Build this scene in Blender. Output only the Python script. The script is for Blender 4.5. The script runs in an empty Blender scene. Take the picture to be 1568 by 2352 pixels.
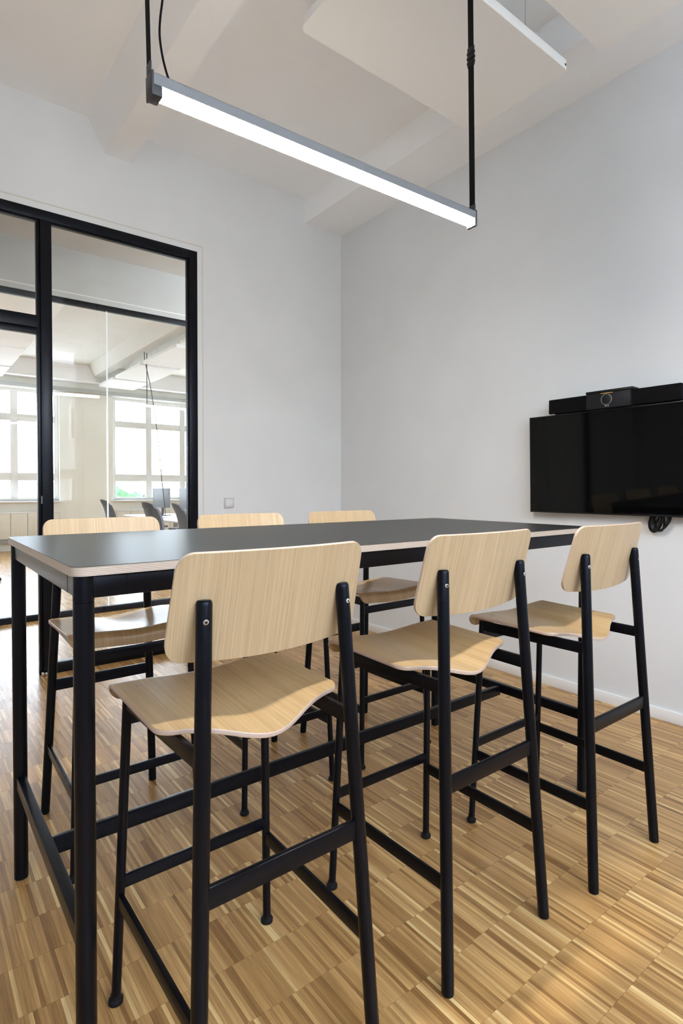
import bpy, bmesh, math, random
import numpy as np
from mathutils import Vector, Matrix

random.seed(7)
rng = np.random.default_rng(7)
SC = bpy.context.scene
COL = SC.collection
PI = math.pi

# ------------------------------------------------------------------ camera
cam_d = bpy.data.cameras.new('camera')
cam = bpy.data.objects.new('camera', cam_d)
COL.objects.link(cam)
F_PX, CY = 1298.09, 1147.01
yaw, pitch, roll = 0.6593, 0.0189, 0.0011
fw = Vector((math.sin(yaw) * math.cos(pitch), math.cos(yaw) * math.cos(pitch), -math.sin(pitch)))
rt = Vector((math.cos(yaw), -math.sin(yaw), 0))
up = rt.cross(fw)
rt2 = rt * math.cos(roll) + up * math.sin(roll)
up2 = rt2.cross(fw)
cam.matrix_world = Matrix(((rt2.x, up2.x, -fw.x, 0), (rt2.y, up2.y, -fw.y, 0), (rt2.z, up2.z, -fw.z, 1.1988), (0, 0, 0, 1)))
cam_d.sensor_fit = 'VERTICAL'
cam_d.sensor_height = 36.0
cam_d.lens = F_PX * 36.0 / 2352
cam_d.shift_y = (CY - 1176) / 2352
cam_d.clip_start = 0.02
cam_d.clip_end = 300
SC.camera = cam

# ------------------------------------------------------------------ world, light, exposure
w = bpy.data.worlds.new('overcast sky')
SC.world = w
w.use_nodes = True
wn, wl = w.node_tree.nodes, w.node_tree.links
wn.clear()
wo = wn.new('ShaderNodeOutputWorld')
bg = wn.new('ShaderNodeBackground')
tc = wn.new('ShaderNodeTexCoord')
sep = wn.new('ShaderNodeSeparateXYZ')
rmp = wn.new('ShaderNodeValToRGB')
rmp.color_ramp.elements[0].position = 0.0
rmp.color_ramp.elements[0].color = (0.78, 0.86, 0.96, 1)
rmp.color_ramp.elements[1].position = 0.6
rmp.color_ramp.elements[1].color = (0.84, 0.94, 1.12, 1)
wl.new(tc.outputs['Generated'], sep.inputs[0])
wl.new(sep.outputs['Z'], rmp.inputs[0])
wl.new(rmp.outputs[0], bg.inputs[0])
bg.inputs[1].default_value = 7.8
wl.new(bg.outputs[0], wo.inputs[0])

LAMP_STRENGTH = 105.0
SC.view_settings.view_transform = 'Standard'
SC.view_settings.look = 'None'
SC.view_settings.exposure = 1.0
SC.view_settings.gamma = 1.0
SC.view_settings.use_curve_mapping = False
SC.cycles.use_denoising = True
try:
    SC.cycles.denoiser = 'OPENIMAGEDENOISE'
except Exception:
    pass
SC.cycles.max_bounces = 12
SC.cycles.diffuse_bounces = 6
SC.cycles.glossy_bounces = 4
SC.cycles.transparent_max_bounces = 24
SC.cycles.sample_clamp_indirect = 8.0
SC.cycles.caustics_reflective = False
SC.cycles.caustics_refractive = False


def portal(x0, x1, z0, z1, y, inward):
    """daylight sampling helper at a window opening"""
    d = bpy.data.lights.new('window_daylight', 'AREA')
    d.shape = 'RECTANGLE'
    d.size, d.size_y = x1 - x0, z1 - z0
    d.cycles.is_portal = True
    o = bpy.data.objects.new('window_daylight', d)
    o.location = ((x0 + x1) / 2, y, (z0 + z1) / 2)
    o.rotation_euler = (PI / 2 if inward > 0 else -PI / 2, 0, 0)
    COL.objects.link(o)


# ------------------------------------------------------------------ materials
def mat(name, col, rough=0.5, metal=0.0, spec=0.5, emit=None, coat=0.0):
    m = bpy.data.materials.new(name)
    m.use_nodes = True
    b = m.node_tree.nodes['Principled BSDF']
    b.inputs['Base Color'].default_value = (*col, 1)
    b.inputs['Roughness'].default_value = rough
    b.inputs['Metallic'].default_value = metal
    b.inputs['Specular IOR Level'].default_value = spec
    b.inputs['Coat Weight'].default_value = coat
    if emit:
        b.inputs['Emission Color'].default_value = (*emit[0], 1)
        b.inputs['Emission Strength'].default_value = emit[1]
    return m


def noisy(name, c0, c1, scale=(40, 40, 40), rough=0.5, detail=4, bump=0.0, spec=0.5, rvar=0.0):
    """procedural colour between c0 and c1 driven by stretched noise in object space"""
    m = mat(name, c0, rough, spec=spec)
    n, l = m.node_tree.nodes, m.node_tree.links
    b = n['Principled BSDF']
    t = n.new('ShaderNodeTexCoord')
    mp = n.new('ShaderNodeMapping')
    mp.inputs['Scale'].default_value = scale
    nz = n.new('ShaderNodeTexNoise')
    nz.inputs['Scale'].default_value = 1.0
    nz.inputs['Detail'].default_value = detail
    r = n.new('ShaderNodeValToRGB')
    r.color_ramp.elements[0].position = 0.3
    r.color_ramp.elements[1].position = 0.7
    r.color_ramp.elements[0].color = (*c0, 1)
    r.color_ramp.elements[1].color = (*c1, 1)
    l.new(t.outputs['Object'], mp.inputs[0])
    l.new(mp.outputs[0], nz.inputs['Vector'])
    l.new(nz.outputs['Fac'], r.inputs[0])
    l.new(r.outputs[0], b.inputs['Base Color'])
    if bump:
        bp = n.new('ShaderNodeBump')
        bp.inputs['Strength'].default_value = bump
        bp.inputs['Distance'].default_value = 0.001
        l.new(nz.outputs['Fac'], bp.inputs['Height'])
        l.new(bp.outputs[0], b.inputs['Normal'])
    return m


def veneer(name, axis, base, light, dark, rough=0.42):
    """oak veneer: broad tone bands, fine streaks and short dark pores running along one axis"""
    m = mat(name, base, rough)
    n, l = m.node_tree.nodes, m.node_tree.links
    b = n['Principled BSDF']
    t = n.new('ShaderNodeTexCoord')
    oi = n.new('ShaderNodeObjectInfo')
    off = n.new('ShaderNodeVectorMath')
    off.operation = 'MULTIPLY_ADD'
    off.inputs[1].default_value = (1, 1, 1)
    l.new(t.outputs['Object'], off.inputs[0])
    cmb = n.new('ShaderNodeCombineXYZ')
    mul = n.new('ShaderNodeMath')
    mul.operation = 'MULTIPLY'
    mul.inputs[1].default_value = 7.0
    l.new(oi.outputs['Random'], mul.inputs[0])
    for i in range(3):
        l.new(mul.outputs[0], cmb.inputs[i])
    l.new(cmb.outputs[0], off.inputs[2])

    def layer(sc, detail, lo, hi, dist=0.0):
        mp = n.new('ShaderNodeMapping')
        mp.inputs['Scale'].default_value = sc
        nz = n.new('ShaderNodeTexNoise')
        nz.inputs['Scale'].default_value = 1
        nz.inputs['Detail'].default_value = detail
        nz.inputs['Distortion'].default_value = dist
        mr = n.new('ShaderNodeMapRange')
        mr.inputs['From Min'].default_value = lo
        mr.inputs['From Max'].default_value = hi
        l.new(off.outputs[0], mp.inputs[0])
        l.new(mp.outputs[0], nz.inputs['Vector'])
        l.new(nz.outputs['Fac'], mr.inputs['Value'])
        return mr.outputs[0]
    long_, cross = 1.6, 26

    def v(lg, cr):
        s = [cr, .3, .3]
        s[axis] = lg
        return tuple(s)
    a = layer(v(.9, 30), 3, 0.35, 0.65, 0.4)
    f = layer(v(2.2, 290), 3, 0.32, 0.68)
    pr = layer(v(14, 520), 1, 0.62, 0.76)
    mx = n.new('ShaderNodeMix')
    mx.data_type = 'RGBA'
    mx.inputs['A'].default_value = (*base, 1)
    mx.inputs['B'].default_value = (*light, 1)
    l.new(a, mx.inputs['Factor'])
    mx2 = n.new('ShaderNodeMix')
    mx2.data_type = 'RGBA'
    mx2.inputs['B'].default_value = (*dark, 1)
    sc = n.new('ShaderNodeMath')
    sc.operation = 'MULTIPLY'
    sc.inputs[1].default_value = 0.55
    l.new(f, sc.inputs[0])
    l.new(sc.outputs[0], mx2.inputs['Factor'])
    l.new(mx.outputs['Result'], mx2.inputs['A'])
    mx3 = n.new('ShaderNodeMix')
    mx3.data_type = 'RGBA'
    mx3.inputs['B'].default_value = (dark[0] * .5, dark[1] * .45, dark[2] * .4, 1)
    sc3 = n.new('ShaderNodeMath')
    sc3.operation = 'MULTIPLY'
    sc3.inputs[1].default_value = 0.30
    l.new(pr, sc3.inputs[0])
    l.new(sc3.outputs[0], mx3.inputs['Factor'])
    l.new(mx2.outputs['Result'], mx3.inputs['A'])
    l.new(mx3.outputs['Result'], b.inputs['Base Color'])
    bp = n.new('ShaderNodeBump')
    bp.inputs['Strength'].default_value = 0.15
    bp.inputs['Distance'].default_value = 0.0006
    l.new(f, bp.inputs['Height'])
    l.new(bp.outputs[0], b.inputs['Normal'])
    return m


def parquet_mat(name, procedural):
    m = mat(name, (.4, .26, .13), 0.34, spec=0.5)
    n, l = m.node_tree.nodes, m.node_tree.links
    b = n['Principled BSDF']
    t = n.new('ShaderNodeTexCoord')
    if procedural:
        dv = n.new('ShaderNodeVectorMath')
        dv.operation = 'DIVIDE'
        dv.inputs[1].default_value = (0.0095, 0.1615, 1)
        fl = n.new('ShaderNodeVectorMath')
        fl.operation = 'FLOOR'
        wnz = n.new('ShaderNodeTexWhiteNoise')
        wnz.noise_dimensions = '2D'
        l.new(t.outputs['Object'], dv.inputs[0])
        l.new(dv.outputs[0], fl.inputs[0])
        l.new(fl.outputs[0], wnz.inputs['Vector'])
        tone = wnz.outputs['Value']
    else:
        at = n.new('ShaderNodeAttribute')
        at.attribute_name = 'tone'
        tone = at.outputs['Fac']
    r = n.new('ShaderNodeValToRGB')
    cr = r.color_ramp
    cr.elements[0].position = 0.0
    cr.elements[0].color = (.25, .122, .038, 1)
    cr.elements[1].position = 1.0
    cr.elements[1].color = (.74, .52, .235, 1)
    for pos, c in ((.25, (.37, .200, .068, 1)), (.6, (.475, .268, .098, 1)), (.82, (.56, .338, .130, 1))):
        e = cr.elements.new(pos)
        e.color = c
    l.new(tone, r.inputs[0])
    mp = n.new('ShaderNodeMapping')
    mp.inputs['Scale'].default_value = (330, 9, 1)
    sc = n.new('ShaderNodeVectorMath')
    sc.operation = 'SCALE'
    sc.inputs[0].default_value = (37, 53, 11)
    l.new(tone, sc.inputs['Scale'])
    l.new(t.outputs['Object'], mp.inputs[0])
    l.new(sc.outputs[0], mp.inputs['Location'])
    nz = n.new('ShaderNodeTexNoise')
    nz.inputs['Scale'].default_value = 1
    nz.inputs['Detail'].default_value = 3
    l.new(mp.outputs[0], nz.inputs['Vector'])
    mr = n.new('ShaderNodeMapRange')
    mr.inputs['From Min'].default_value = .25
    mr.inputs['From Max'].default_value = .75
    mr.inputs['To Min'].default_value = .70
    mr.inputs['To Max'].default_value = 1.26
    l.new(nz.outputs['Fac'], mr.inputs['Value'])
    vm = n.new('ShaderNodeVectorMath')
    vm.operation = 'SCALE'
    l.new(r.outputs[0], vm.inputs[0])
    l.new(mr.outputs[0], vm.inputs['Scale'])
    l.new(vm.outputs[0], b.inputs['Base Color'])
    # uneven sheen of the oiled surface
    nz2 = n.new('ShaderNodeTexNoise')
    nz2.inputs['Scale'].default_value = 6
    mr2 = n.new('ShaderNodeMapRange')
    mr2.inputs['To Min'].default_value = .24
    mr2.inputs['To Max'].default_value = .36
    l.new(t.outputs['Object'], nz2.inputs['Vector'])
    l.new(nz2.outputs['Fac'], mr2.inputs['Value'])
    l.new(mr2.outputs[0], b.inputs['Roughness'])
    return m


def ply_edge_mat(name, axis, period, c0, c1):
    """stacked veneer layers seen on a cut edge, as bands along one object axis"""
    m = mat(name, c0, 0.55)
    n, l = m.node_tree.nodes, m.node_tree.links
    b = n['Principled BSDF']
    t = n.new('ShaderNodeTexCoord')
    mp = n.new('ShaderNodeMapping')
    s = [3, 3, 3]
    s[axis] = 1.0 / period
    mp.inputs['Scale'].default_value = s
    wv = n.new('ShaderNodeTexWave')
    wv.bands_direction = 'XYZ'[axis]
    wv.inputs['Scale'].default_value = 2 * PI / 20
    wv.inputs['Distortion'].default_value = .25
    wv.inputs['Detail'].default_value = 1.0
    r = n.new('ShaderNodeValToRGB')
    r.color_ramp.elements[0].position = .35
    r.color_ramp.elements[1].position = .65
    r.color_ramp.elements[0].color = (*c0, 1)
    r.color_ramp.elements[1].color = (*c1, 1)
    l.new(t.outputs['Object'], mp.inputs[0])
    l.new(mp.outputs[0], wv.inputs['Vector'])
    l.new(wv.outputs['Fac'], r.inputs[0])
    l.new(r.outputs[0], b.inputs['Base Color'])
    return m


def glass_mat(name, tint=(1, 1, 1), ior=1.5):
    m = bpy.data.materials.new(name)
    m.use_nodes = True
    n, l = m.node_tree.nodes, m.node_tree.links
    n.clear()
    o = n.new('ShaderNodeOutputMaterial')
    mx = n.new('ShaderNodeMixShader')
    tr = n.new('ShaderNodeBsdfTransparent')
    tr.inputs[0].default_value = (*tint, 1)
    gl = n.new('ShaderNodeBsdfGlossy')
    gl.inputs['Roughness'].default_value = 0.0
    fr = n.new('ShaderNodeFresnel')
    fr.inputs['IOR'].default_value = ior
    geo = n.new('ShaderNodeNewGeometry')
    mul = n.new('ShaderNodeMath')
    mul.operation = 'MULTIPLY'
    inv = n.new('ShaderNodeMath')
    inv.operation = 'SUBTRACT'
    inv.inputs[0].default_value = 1.0
    l.new(geo.outputs['Backfacing'], inv.inputs[1])
    l.new(fr.outputs[0], mul.inputs[0])
    l.new(inv.outputs[0], mul.inputs[1])
    l.new(mul.outputs[0], mx.inputs[0])
    l.new(tr.outputs[0], mx.inputs[1])
    l.new(gl.outputs[0], mx.inputs[2])
    l.new(mx.outputs[0], o.inputs[0])
    return m


M = {}
M['wall'] = noisy('white wall paint', (.67, .68, .69), (.70, .71, .72), (3, 3, 3), 0.75, spec=.25)
M['ceil'] = noisy('white ceiling paint', (.89, .90, .91), (.91, .92, .93), (3, 3, 3), 0.8, spec=.2)
M['ceil2'] = noisy('cream ceiling paint', (.72, .70, .64), (.76, .74, .68), (3, 3, 3), 0.8, spec=.2)
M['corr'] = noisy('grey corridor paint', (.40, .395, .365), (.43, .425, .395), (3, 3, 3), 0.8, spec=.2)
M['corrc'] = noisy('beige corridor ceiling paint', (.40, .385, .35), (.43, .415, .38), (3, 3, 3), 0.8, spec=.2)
M['officewall'] = noisy('cream wall paint', (.88, .87, .80), (.90, .89, .82), (2, 2, 2), 0.7, spec=.25)
M['trim'] = mat('white lacquered trim', (.80, .80, .79), 0.4)
M['bead'] = mat('shade-toned plaster bead', (.62, .59, .54), 0.7)  # white bead toned beige, its thin line of shading put into the colour
M['black'] = noisy('black powder-coated steel', (.0018, .0020, .0034), (.0030, .0033, .0050), (900, 900, 900), 0.30, bump=.04, spec=.22)
M['black'].node_tree.nodes['Principled BSDF'].inputs['Specular Tint'].default_value = (.70, .79, 1.0, 1)  # blue tint puts cool window light into the steel's highlights
M['frameblack'] = noisy('black steel glazing frame', (.0014, .0015, .0024), (.0024, .0026, .0040), (60, 60, 60), 0.34, spec=.24)
M['frameblack'].node_tree.nodes['Principled BSDF'].inputs['Specular Tint'].default_value = (.76, .83, 1.0, 1)  # same cool window tint put into the frame's highlights
M['laminate'] = noisy('black linoleum table surface', (.008, .008, .0083), (.012, .012, .0123), (260, 900, 900), 0.38, spec=.27)
M['edge_table'] = ply_edge_mat('plywood edge of table', 2, .0034, (.36, .275, .21), (.60, .52, .445))
M['edge_a'] = mat('plywood edge light layer', (.52, .41, .345), 0.5)
M['edge_b'] = mat('plywood edge dark layer', (.40, .28, .22), 0.5)
M['back'] = veneer('oak veneer grain upright', 2, (.455, .335, .20), (.495, .37, .225), (.31, .215, .12))
M['seat'] = veneer('oak veneer grain front to back', 1, (.42, .285, .140), (.50, .35, .18), (.28, .17, .075), rough=.29)
M['chrome'] = mat('chrome', (.8, .8, .8), 0.15, metal=1)
M['dark'] = mat('dark hole', (.01, .01, .01), 0.7)
M['rubber'] = mat('dark rubber', (.006, .006, .007), 0.6, spec=.25)
M['parquet'] = parquet_mat('oak parquet strips', False)
M['parquet_far'] = parquet_mat('oak parquet far floor', True)
M['joint'] = mat('brown parquet joint', (.26, .17, .09), 0.8)
M['glass'] = glass_mat('clear glass', (.988, .99, .985))
M['glasswin'] = glass_mat('window glass', (.97, .99, 1.0))
M['panel'] = noisy('white acoustic felt', (.84, .83, .80), (.87, .86, .83), (400, 400, 400), 0.9, spec=.1)
M['grey'] = mat('grey anodised aluminium', (.20, .205, .22), 0.45, metal=.2)
M['cap'] = mat('dark grey end cap', (.035, .037, .042), 0.45)
M['led'] = mat('lit white diffuser', (.9, .9, .9), 0.5, emit=((1.0, .95, .87), LAMP_STRENGTH))
M['strap'] = noisy('black woven strap', (.004, .004, .004), (.007, .007, .007), (500, 500, 900), 0.85, bump=.3, spec=.15)
M['screen'] = mat('glossy black screen', (.0016, .0018, .0022), 0.05, spec=.16)
M['tvframe'] = mat('black plastic', (.004, .004, .005), 0.4, spec=.3)
M['bar'] = noisy('black speaker cloth', (.0025, .0025, .003), (.004, .004, .0045), (900, 900, 900), 0.9, bump=.3, spec=.15)
M['module'] = mat('dark grey camera housing', (.0085, .009, .013), 0.5, spec=.25)
M['amber'] = mat('amber status light', (.3, .15, .03), 0.4, emit=((1.0, .55, .12), 0.16))
M['whiteplastic'] = mat('white plastic', (.66, .66, .66), 0.4)
M['switchframe'] = mat('light grey switch frame', (.50, .50, .52), 0.4)
M['winframe'] = mat('white window frame', (.78, .78, .75), 0.45)
M['fabric'] = noisy('charcoal mesh fabric', (.075, .083, .10), (.10, .11, .13), (300, 300, 300), 0.85)
M['desk'] = mat('white desk top', (.78, .79, .82), 0.35)
M['deskleg'] = mat('grey desk steel', (.35, .36, .38), 0.4)
M['leather'] = mat('brown leather', (.16, .065, .03), 0.5)
M['cream'] = mat('cream radiator enamel', (.74, .70, .60), 0.5)
M['darkgrey'] = mat('grey grille', (.30, .30, .28), 0.6)
M['pelmet'] = mat('grey cable duct', (.48, .50, .48), 0.6)
M['foliage'] = noisy('green foliage', (.010, .050, .012), (.035, .10, .025), (6, 6, 6), 0.7)
M['bark'] = mat('brown bark', (.12, .08, .05), 0.8)
M['stucco'] = mat('pale stucco', (.20, .195, .185), 0.8)
M['stucco2'] = mat('cream stucco', (.42, .41, .38), 0.8)
M['rooftile'] = mat('grey roof', (.22, .20, .2), 0.8)
M['ground'] = noisy('paving paled for bounce', (.68, .685, .67), (.76, .76, .74), (1, 1, 1), 0.9)  # unseen ground, colour raised to bounce more daylight onto the ceilings


# ------------------------------------------------------------------ mesh builder
class MB:
    def __init__(s):
        s.v, s.f, s.m, s.mats = [], [], [], []

    def mi(s, m):
        if m not in s.mats:
            s.mats.append(m)
        return s.mats.index(m)

    def add(s, vs, fs, m):
        k = len(s.v)
        s.v += [tuple(q) for q in vs]
        s.f += [tuple(k + i for i in q) for q in fs]
        s.m += [s.mi(m)] * len(fs)
        return s

    def box(s, x0, x1, y0, y1, z0, z1, m, bev=0.0):
        if bev:
            bm = bmesh.new()
            bmesh.ops.create_cube(bm, size=1)
            for q in bm.verts:
                q.co = Vector(((x0 + x1) / 2 + q.co.x * (x1 - x0), (y0 + y1) / 2 + q.co.y * (y1 - y0), (z0 + z1) / 2 + q.co.z * (z1 - z0)))
            bmesh.ops.bevel(bm, geom=bm.edges[:], offset=bev, segments=2, affect='EDGES', profile=.5)
            return s.bm(bm, m)
        vs = [(x, y, z) for x in (x0, x1) for y in (y0, y1) for z in (z0, z1)]
        fs = [(0, 1, 3, 2), (4, 6, 7, 5), (0, 4, 5, 1), (2, 3, 7, 6), (0, 2, 6, 4), (1, 5, 7, 3)]
        return s.add(vs, fs, m)

    def bm(s, bm, m):
        bm.verts.index_update()
        s.add([q.co[:] for q in bm.verts], [[q.index for q in f.verts] for f in bm.faces], m)
        bm.free()
        return s

    def bar(s, p0, p1, w, h, m, upv=(0, 0, 1), bev=0.0015):
        """rectangular bar from p0 to p1: w wide sideways, h along the up direction"""
        p0, p1 = Vector(p0), Vector(p1)
        d = (p1 - p0)
        L = d.length
        d.normalize()
        side = d.cross(Vector(upv)).normalized()
        u = side.cross(d).normalized()
        bm = bmesh.new()
        bmesh.ops.create_cube(bm, size=1)
        if bev:
            for q in bm.verts:
                q.co = Vector((q.co.x * L, q.co.y * w, q.co.z * h))
            ed = [e for e in bm.edges if abs((e.verts[0].co - e.verts[1].co).x) > L * .5]
            bmesh.ops.bevel(bm, geom=ed, offset=bev, segments=2, affect='EDGES', profile=.5)
        else:
            for q in bm.verts:
                q.co = Vector((q.co.x * L, q.co.y * w, q.co.z * h))
        c = (p0 + p1) / 2
        for q in bm.verts:
            q.co = c + d * q.co.x + side * q.co.y + u * q.co.z
        return s.bm(bm, m)

    def tube(s, p0, p1, r, m, seg=20, r1=None, caps=True, rows=1):
        p0, p1 = Vector(p0), Vector(p1)
        d = (p1 - p0).normalized()
        a = d.orthogonal().normalized()
        b = d.cross(a)
        r1 = r if r1 is None else r1
        vs, fs = [], []
        for k in range(rows + 1):
            t = k / rows
            c = p0.lerp(p1, t)
            rr = r + (r1 - r) * t
            for i in range(seg):
                an = 2 * PI * i / seg
                vs.append(c + (a * math.cos(an) + b * math.sin(an)) * rr)
        for k in range(rows):
            for i in range(seg):
                j = (i + 1) % seg
                fs.append((k * seg + i, k * seg + j, (k + 1) * seg + j, (k + 1) * seg + i))
        if caps:
            fs.append(tuple(range(seg))[::-1])
            fs.append(tuple(rows * seg + i for i in range(seg)))
        return s.add(vs, fs, m)

    def lathe(s, prof, o, m, seg=24, axis=(0, 0, 1)):
        d = Vector(axis).normalized()
        a = d.orthogonal().normalized()
        b = d.cross(a)
        o = Vector(o)
        vs, fs = [], []
        for r, h in prof:
            for i in range(seg):
                an = 2 * PI * i / seg
                vs.append(o + d * h + (a * math.cos(an) + b * math.sin(an)) * max(r, 1e-5))
        for k in range(len(prof) - 1):
            for i in range(seg):
                j = (i + 1) % seg
                fs.append((k * seg + i, k * seg + j, (k + 1) * seg + j, (k + 1) * seg + i))
        fs.append(tuple(range(seg))[::-1])
        fs.append(tuple((len(prof) - 1) * seg + i for i in range(seg)))
        return s.add(vs, fs, m)

    def path(s, pts, r, m, seg=8, closed=False):
        pts = [Vector(q) for q in pts]
        n = len(pts)
        vs, fs = [], []
        prev = None
        for k, c in enumerate(pts):
            if closed:
                d = pts[(k + 1) % n] - pts[k - 1]
            else:
                d = pts[min(k + 1, n - 1)] - pts[max(k - 1, 0)]
            d.normalize()
            a = d.orthogonal().normalized() if prev is None else (prev - d * prev.dot(d)).normalized()
            prev = a
            b = d.cross(a)
            for i in range(seg):
                an = 2 * PI * i / seg
                vs.append(c + (a * math.cos(an) + b * math.sin(an)) * r)
        for k in range(n if closed else n - 1):
            k2 = (k + 1) % n
            for i in range(seg):
                j = (i + 1) % seg
                fs.append((k * seg + i, k * seg + j, k2 * seg + j, k2 * seg + i))
        if not closed:
            fs.append(tuple(range(seg))[::-1])
            fs.append(tuple((n - 1) * seg + i for i in range(seg)))
        return s.add(vs, fs, m)

    def prism(s, outline, z0, z1, m_top, m_side=None, m_bot=None, rings=None):
        """outline (x,y) ccw, extruded from z0 to z1"""
        n = len(outline)
        vs = [(x, y, z0) for x, y in outline] + [(x, y, z1) for x, y in outline]
        s.add(vs, [tuple(range(n, 2 * n))], m_top)
        k = len(s.v) - 2 * n
        s.f.append(tuple(k + i for i in range(n))[::-1])
        s.m.append(s.mi(m_bot or m_top))
        for i in range(n):
            j = (i + 1) % n
            s.f.append((k + i, k + j, k + n + j, k + n + i))
            s.m.append(s.mi(m_side or m_top))
        return s

    def build(s, name, parent=None, smooth=35, recalc=True):
        me = bpy.data.meshes.new(name)
        me.from_pydata(s.v, [], s.f)
        for q in s.mats:
            me.materials.append(q)
        me.polygons.foreach_set('material_index', s.m)
        if recalc:
            bm = bmesh.new()
            bm.from_mesh(me)
            bmesh.ops.recalc_face_normals(bm, faces=bm.faces[:])
            bm.to_mesh(me)
            bm.free()
        if smooth:
            me.polygons.foreach_set('use_smooth', [True] * len(me.polygons))
            me.set_sharp_from_angle(angle=math.radians(smooth))
        me.update()
        o = bpy.data.objects.new(name, me)
        COL.objects.link(o)
        if parent is not None:
            o.parent = parent
        return o


def tag(o, label=None, cat=None, group=None, kind=None):
    if label:
        o['label'] = label
    if cat:
        o['category'] = cat
    if group:
        o['group'] = group
    if kind:
        o['kind'] = kind
    return o


def thing(name, label, cat, loc=(0, 0, 0), rotz=0.0, group=None):
    o = bpy.data.objects.new(name, None)
    o.empty_display_size = .1
    o.location = loc
    o.rotation_euler = (0, 0, rotz)
    COL.objects.link(o)
    return tag(o, label, cat, group)


def struct_empty(name, loc=(0, 0, 0)):
    o = bpy.data.objects.new(name, None)
    o.location = loc
    COL.objects.link(o)
    o['kind'] = 'structure'
    return o


def dup(o, parent=None):
    c = o.copy()
    COL.objects.link(c)
    c.parent = parent
    for ch in list(o.children):
        dup(ch, c)
    return c


def rrect(x0, x1, y0, y1, r, n=8):
    pts = []
    for cx, cy, a0 in ((x1 - r, y0 + r, -PI / 2), (x1 - r, y1 - r, 0), (x0 + r, y1 - r, PI / 2), (x0 + r, y0 + r, PI)):
        for i in range(n + 1):
            a = a0 + PI / 2 * i / n
            pts.append((cx + r * math.cos(a), cy + r * math.sin(a)))
    return pts


# ------------------------------------------------------------------ the setting
YW, XW = 4.017, 3.105          # glazed wall and screen wall
XL, YB = -2.6, -1.6            # left wall and window wall behind the camera
ZC, ZB = 3.655, 3.448          # ceiling, underside of the ceiling ribs
YP, YF = 5.707, 12.40          # office glazing, far facade
XO0, XO1 = -3.0, 9.0           # corridor and office extent

# floor: base slab with real parquet strips in the meeting room
fl = MB()
fl.box(XL - .15, XW + .15, YB - .3, YW, -.12, -.002, M['joint'])
floor = tag(fl.build('floor', smooth=0), kind='structure')
PWX, PLY = 0.0095, 0.1615
xs = np.arange(XL, XW - 1e-6, PWX)
y_start = 0.7905 - PLY * 15
ys = np.arange(y_start, YW - 1e-6, PLY)
strips = []
jit = rng.uniform(-.004, .004, (len(ys) + 1, 40))
for j, y in enumerate(ys):
    tone_run = .5
    for i, x in enumerate(xs):
        x1 = min(x + PWX, XW)
        k = int((x - XL) / .315) % 40
        ya, yb = y + jit[j, k], min(y + PLY + jit[j + 1, k], YW)
        if yb - ya < .01 or x1 - x < .002:
            continue
        if rng.random() < .88:
            tone_run = rng.beta(3.0, 3.2)
            u = rng.random()
            if u < .09:
                tone_run = rng.uniform(.80, .97)
            elif u < .20:
                tone_run = rng.uniform(0, .15)
        t = min(1, max(0, tone_run + rng.normal(0, .05)))
        strips.append((x + .0001, x1 - .0001, ya + .0003, yb - .0003, t))
S = np.array(strips)
cx, cy = (S[:, 0] + S[:, 1]) / 2, (S[:, 2] + S[:, 3]) / 2
P = np.stack([cx, cy, -1.1988 * np.ones(len(cx))], 1)
dep = P @ np.array(fw)
px = 784 + F_PX * (P @ np.array(rt2)) / np.maximum(dep, .05)
py = CY - F_PX * (P @ np.array(up2)) / np.maximum(dep, .05)
inview = (dep > .1) & (px > -20) & (px < 1588) & (py > 0) & (py < 2375)
order = np.argsort(np.where(inview, dep, 99))
near = set(order[:300].tolist())


def strip_mesh(rows, name):
    n = len(rows)
    hz = rng.uniform(-.00015, 0, n)
    V = np.zeros((n, 8, 3), dtype=np.float32)
    for k, (a, b) in enumerate(((0, 2), (1, 2), (1, 3), (0, 3))):
        V[:, k, 0] = V[:, k + 4, 0] = rows[:, a]
        V[:, k, 1] = V[:, k + 4, 1] = rows[:, b]
        V[:, k, 2] = -.003
        V[:, k + 4, 2] = hz
    base = (np.arange(n) * 8)[:, None, None]
    Fq = np.array([[4, 5, 6, 7], [0, 1, 5, 4], [1, 2, 6, 5], [2, 3, 7, 6], [3, 0, 4, 7]])[None] + base
    me = bpy.data.meshes.new(name)
    me.vertices.add(n * 8)
    me.vertices.foreach_set('co', V.reshape(-1))
    me.loops.add(n * 20)
    me.loops.foreach_set('vertex_index', Fq.reshape(-1).astype(np.int32))
    me.polygons.add(n * 5)
    me.polygons.foreach_set('loop_start', (np.arange(n * 5) * 4).astype(np.int32))
    me.update(calc_edges=True)
    at = me.attributes.new('tone', 'FLOAT', 'FACE')
    at.data.foreach_set('value', np.repeat(rows[:, 4], 5).astype(np.float32))
    me.materials.append(M['parquet'])
    me.polygons.foreach_set('use_smooth', [False] * (n * 5))
    return me


for i in sorted(near):
    o = bpy.data.objects.new('parquet_strip', strip_mesh(S[i:i + 1], 'parquet_strip'))
    COL.objects.link(o)
    o.parent = floor
rest = bpy.data.objects.new('parquet_field', strip_mesh(S[[i for i in range(len(S)) if i not in near]], 'parquet_field'))
COL.objects.link(rest)
rest.parent = floor
rest['kind'] = 'stuff'

b = MB()
b.box(XO0, XO1, YW, YF, -.12, -.0005, M['parquet_far'])
b.build('floor_corridor_office', smooth=0)
bpy.data.objects['floor_corridor_office']['kind'] = 'structure'

# ceiling of the room with tapered ribs and the soffit along the screen wall
b = MB()
b.box(XL - .15, XW + .15, YB - .3, YW + .13, ZC, ZC + .15, M['ceil'])
ceiling = tag(b.build('ceiling', smooth=0), kind='structure')


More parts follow.
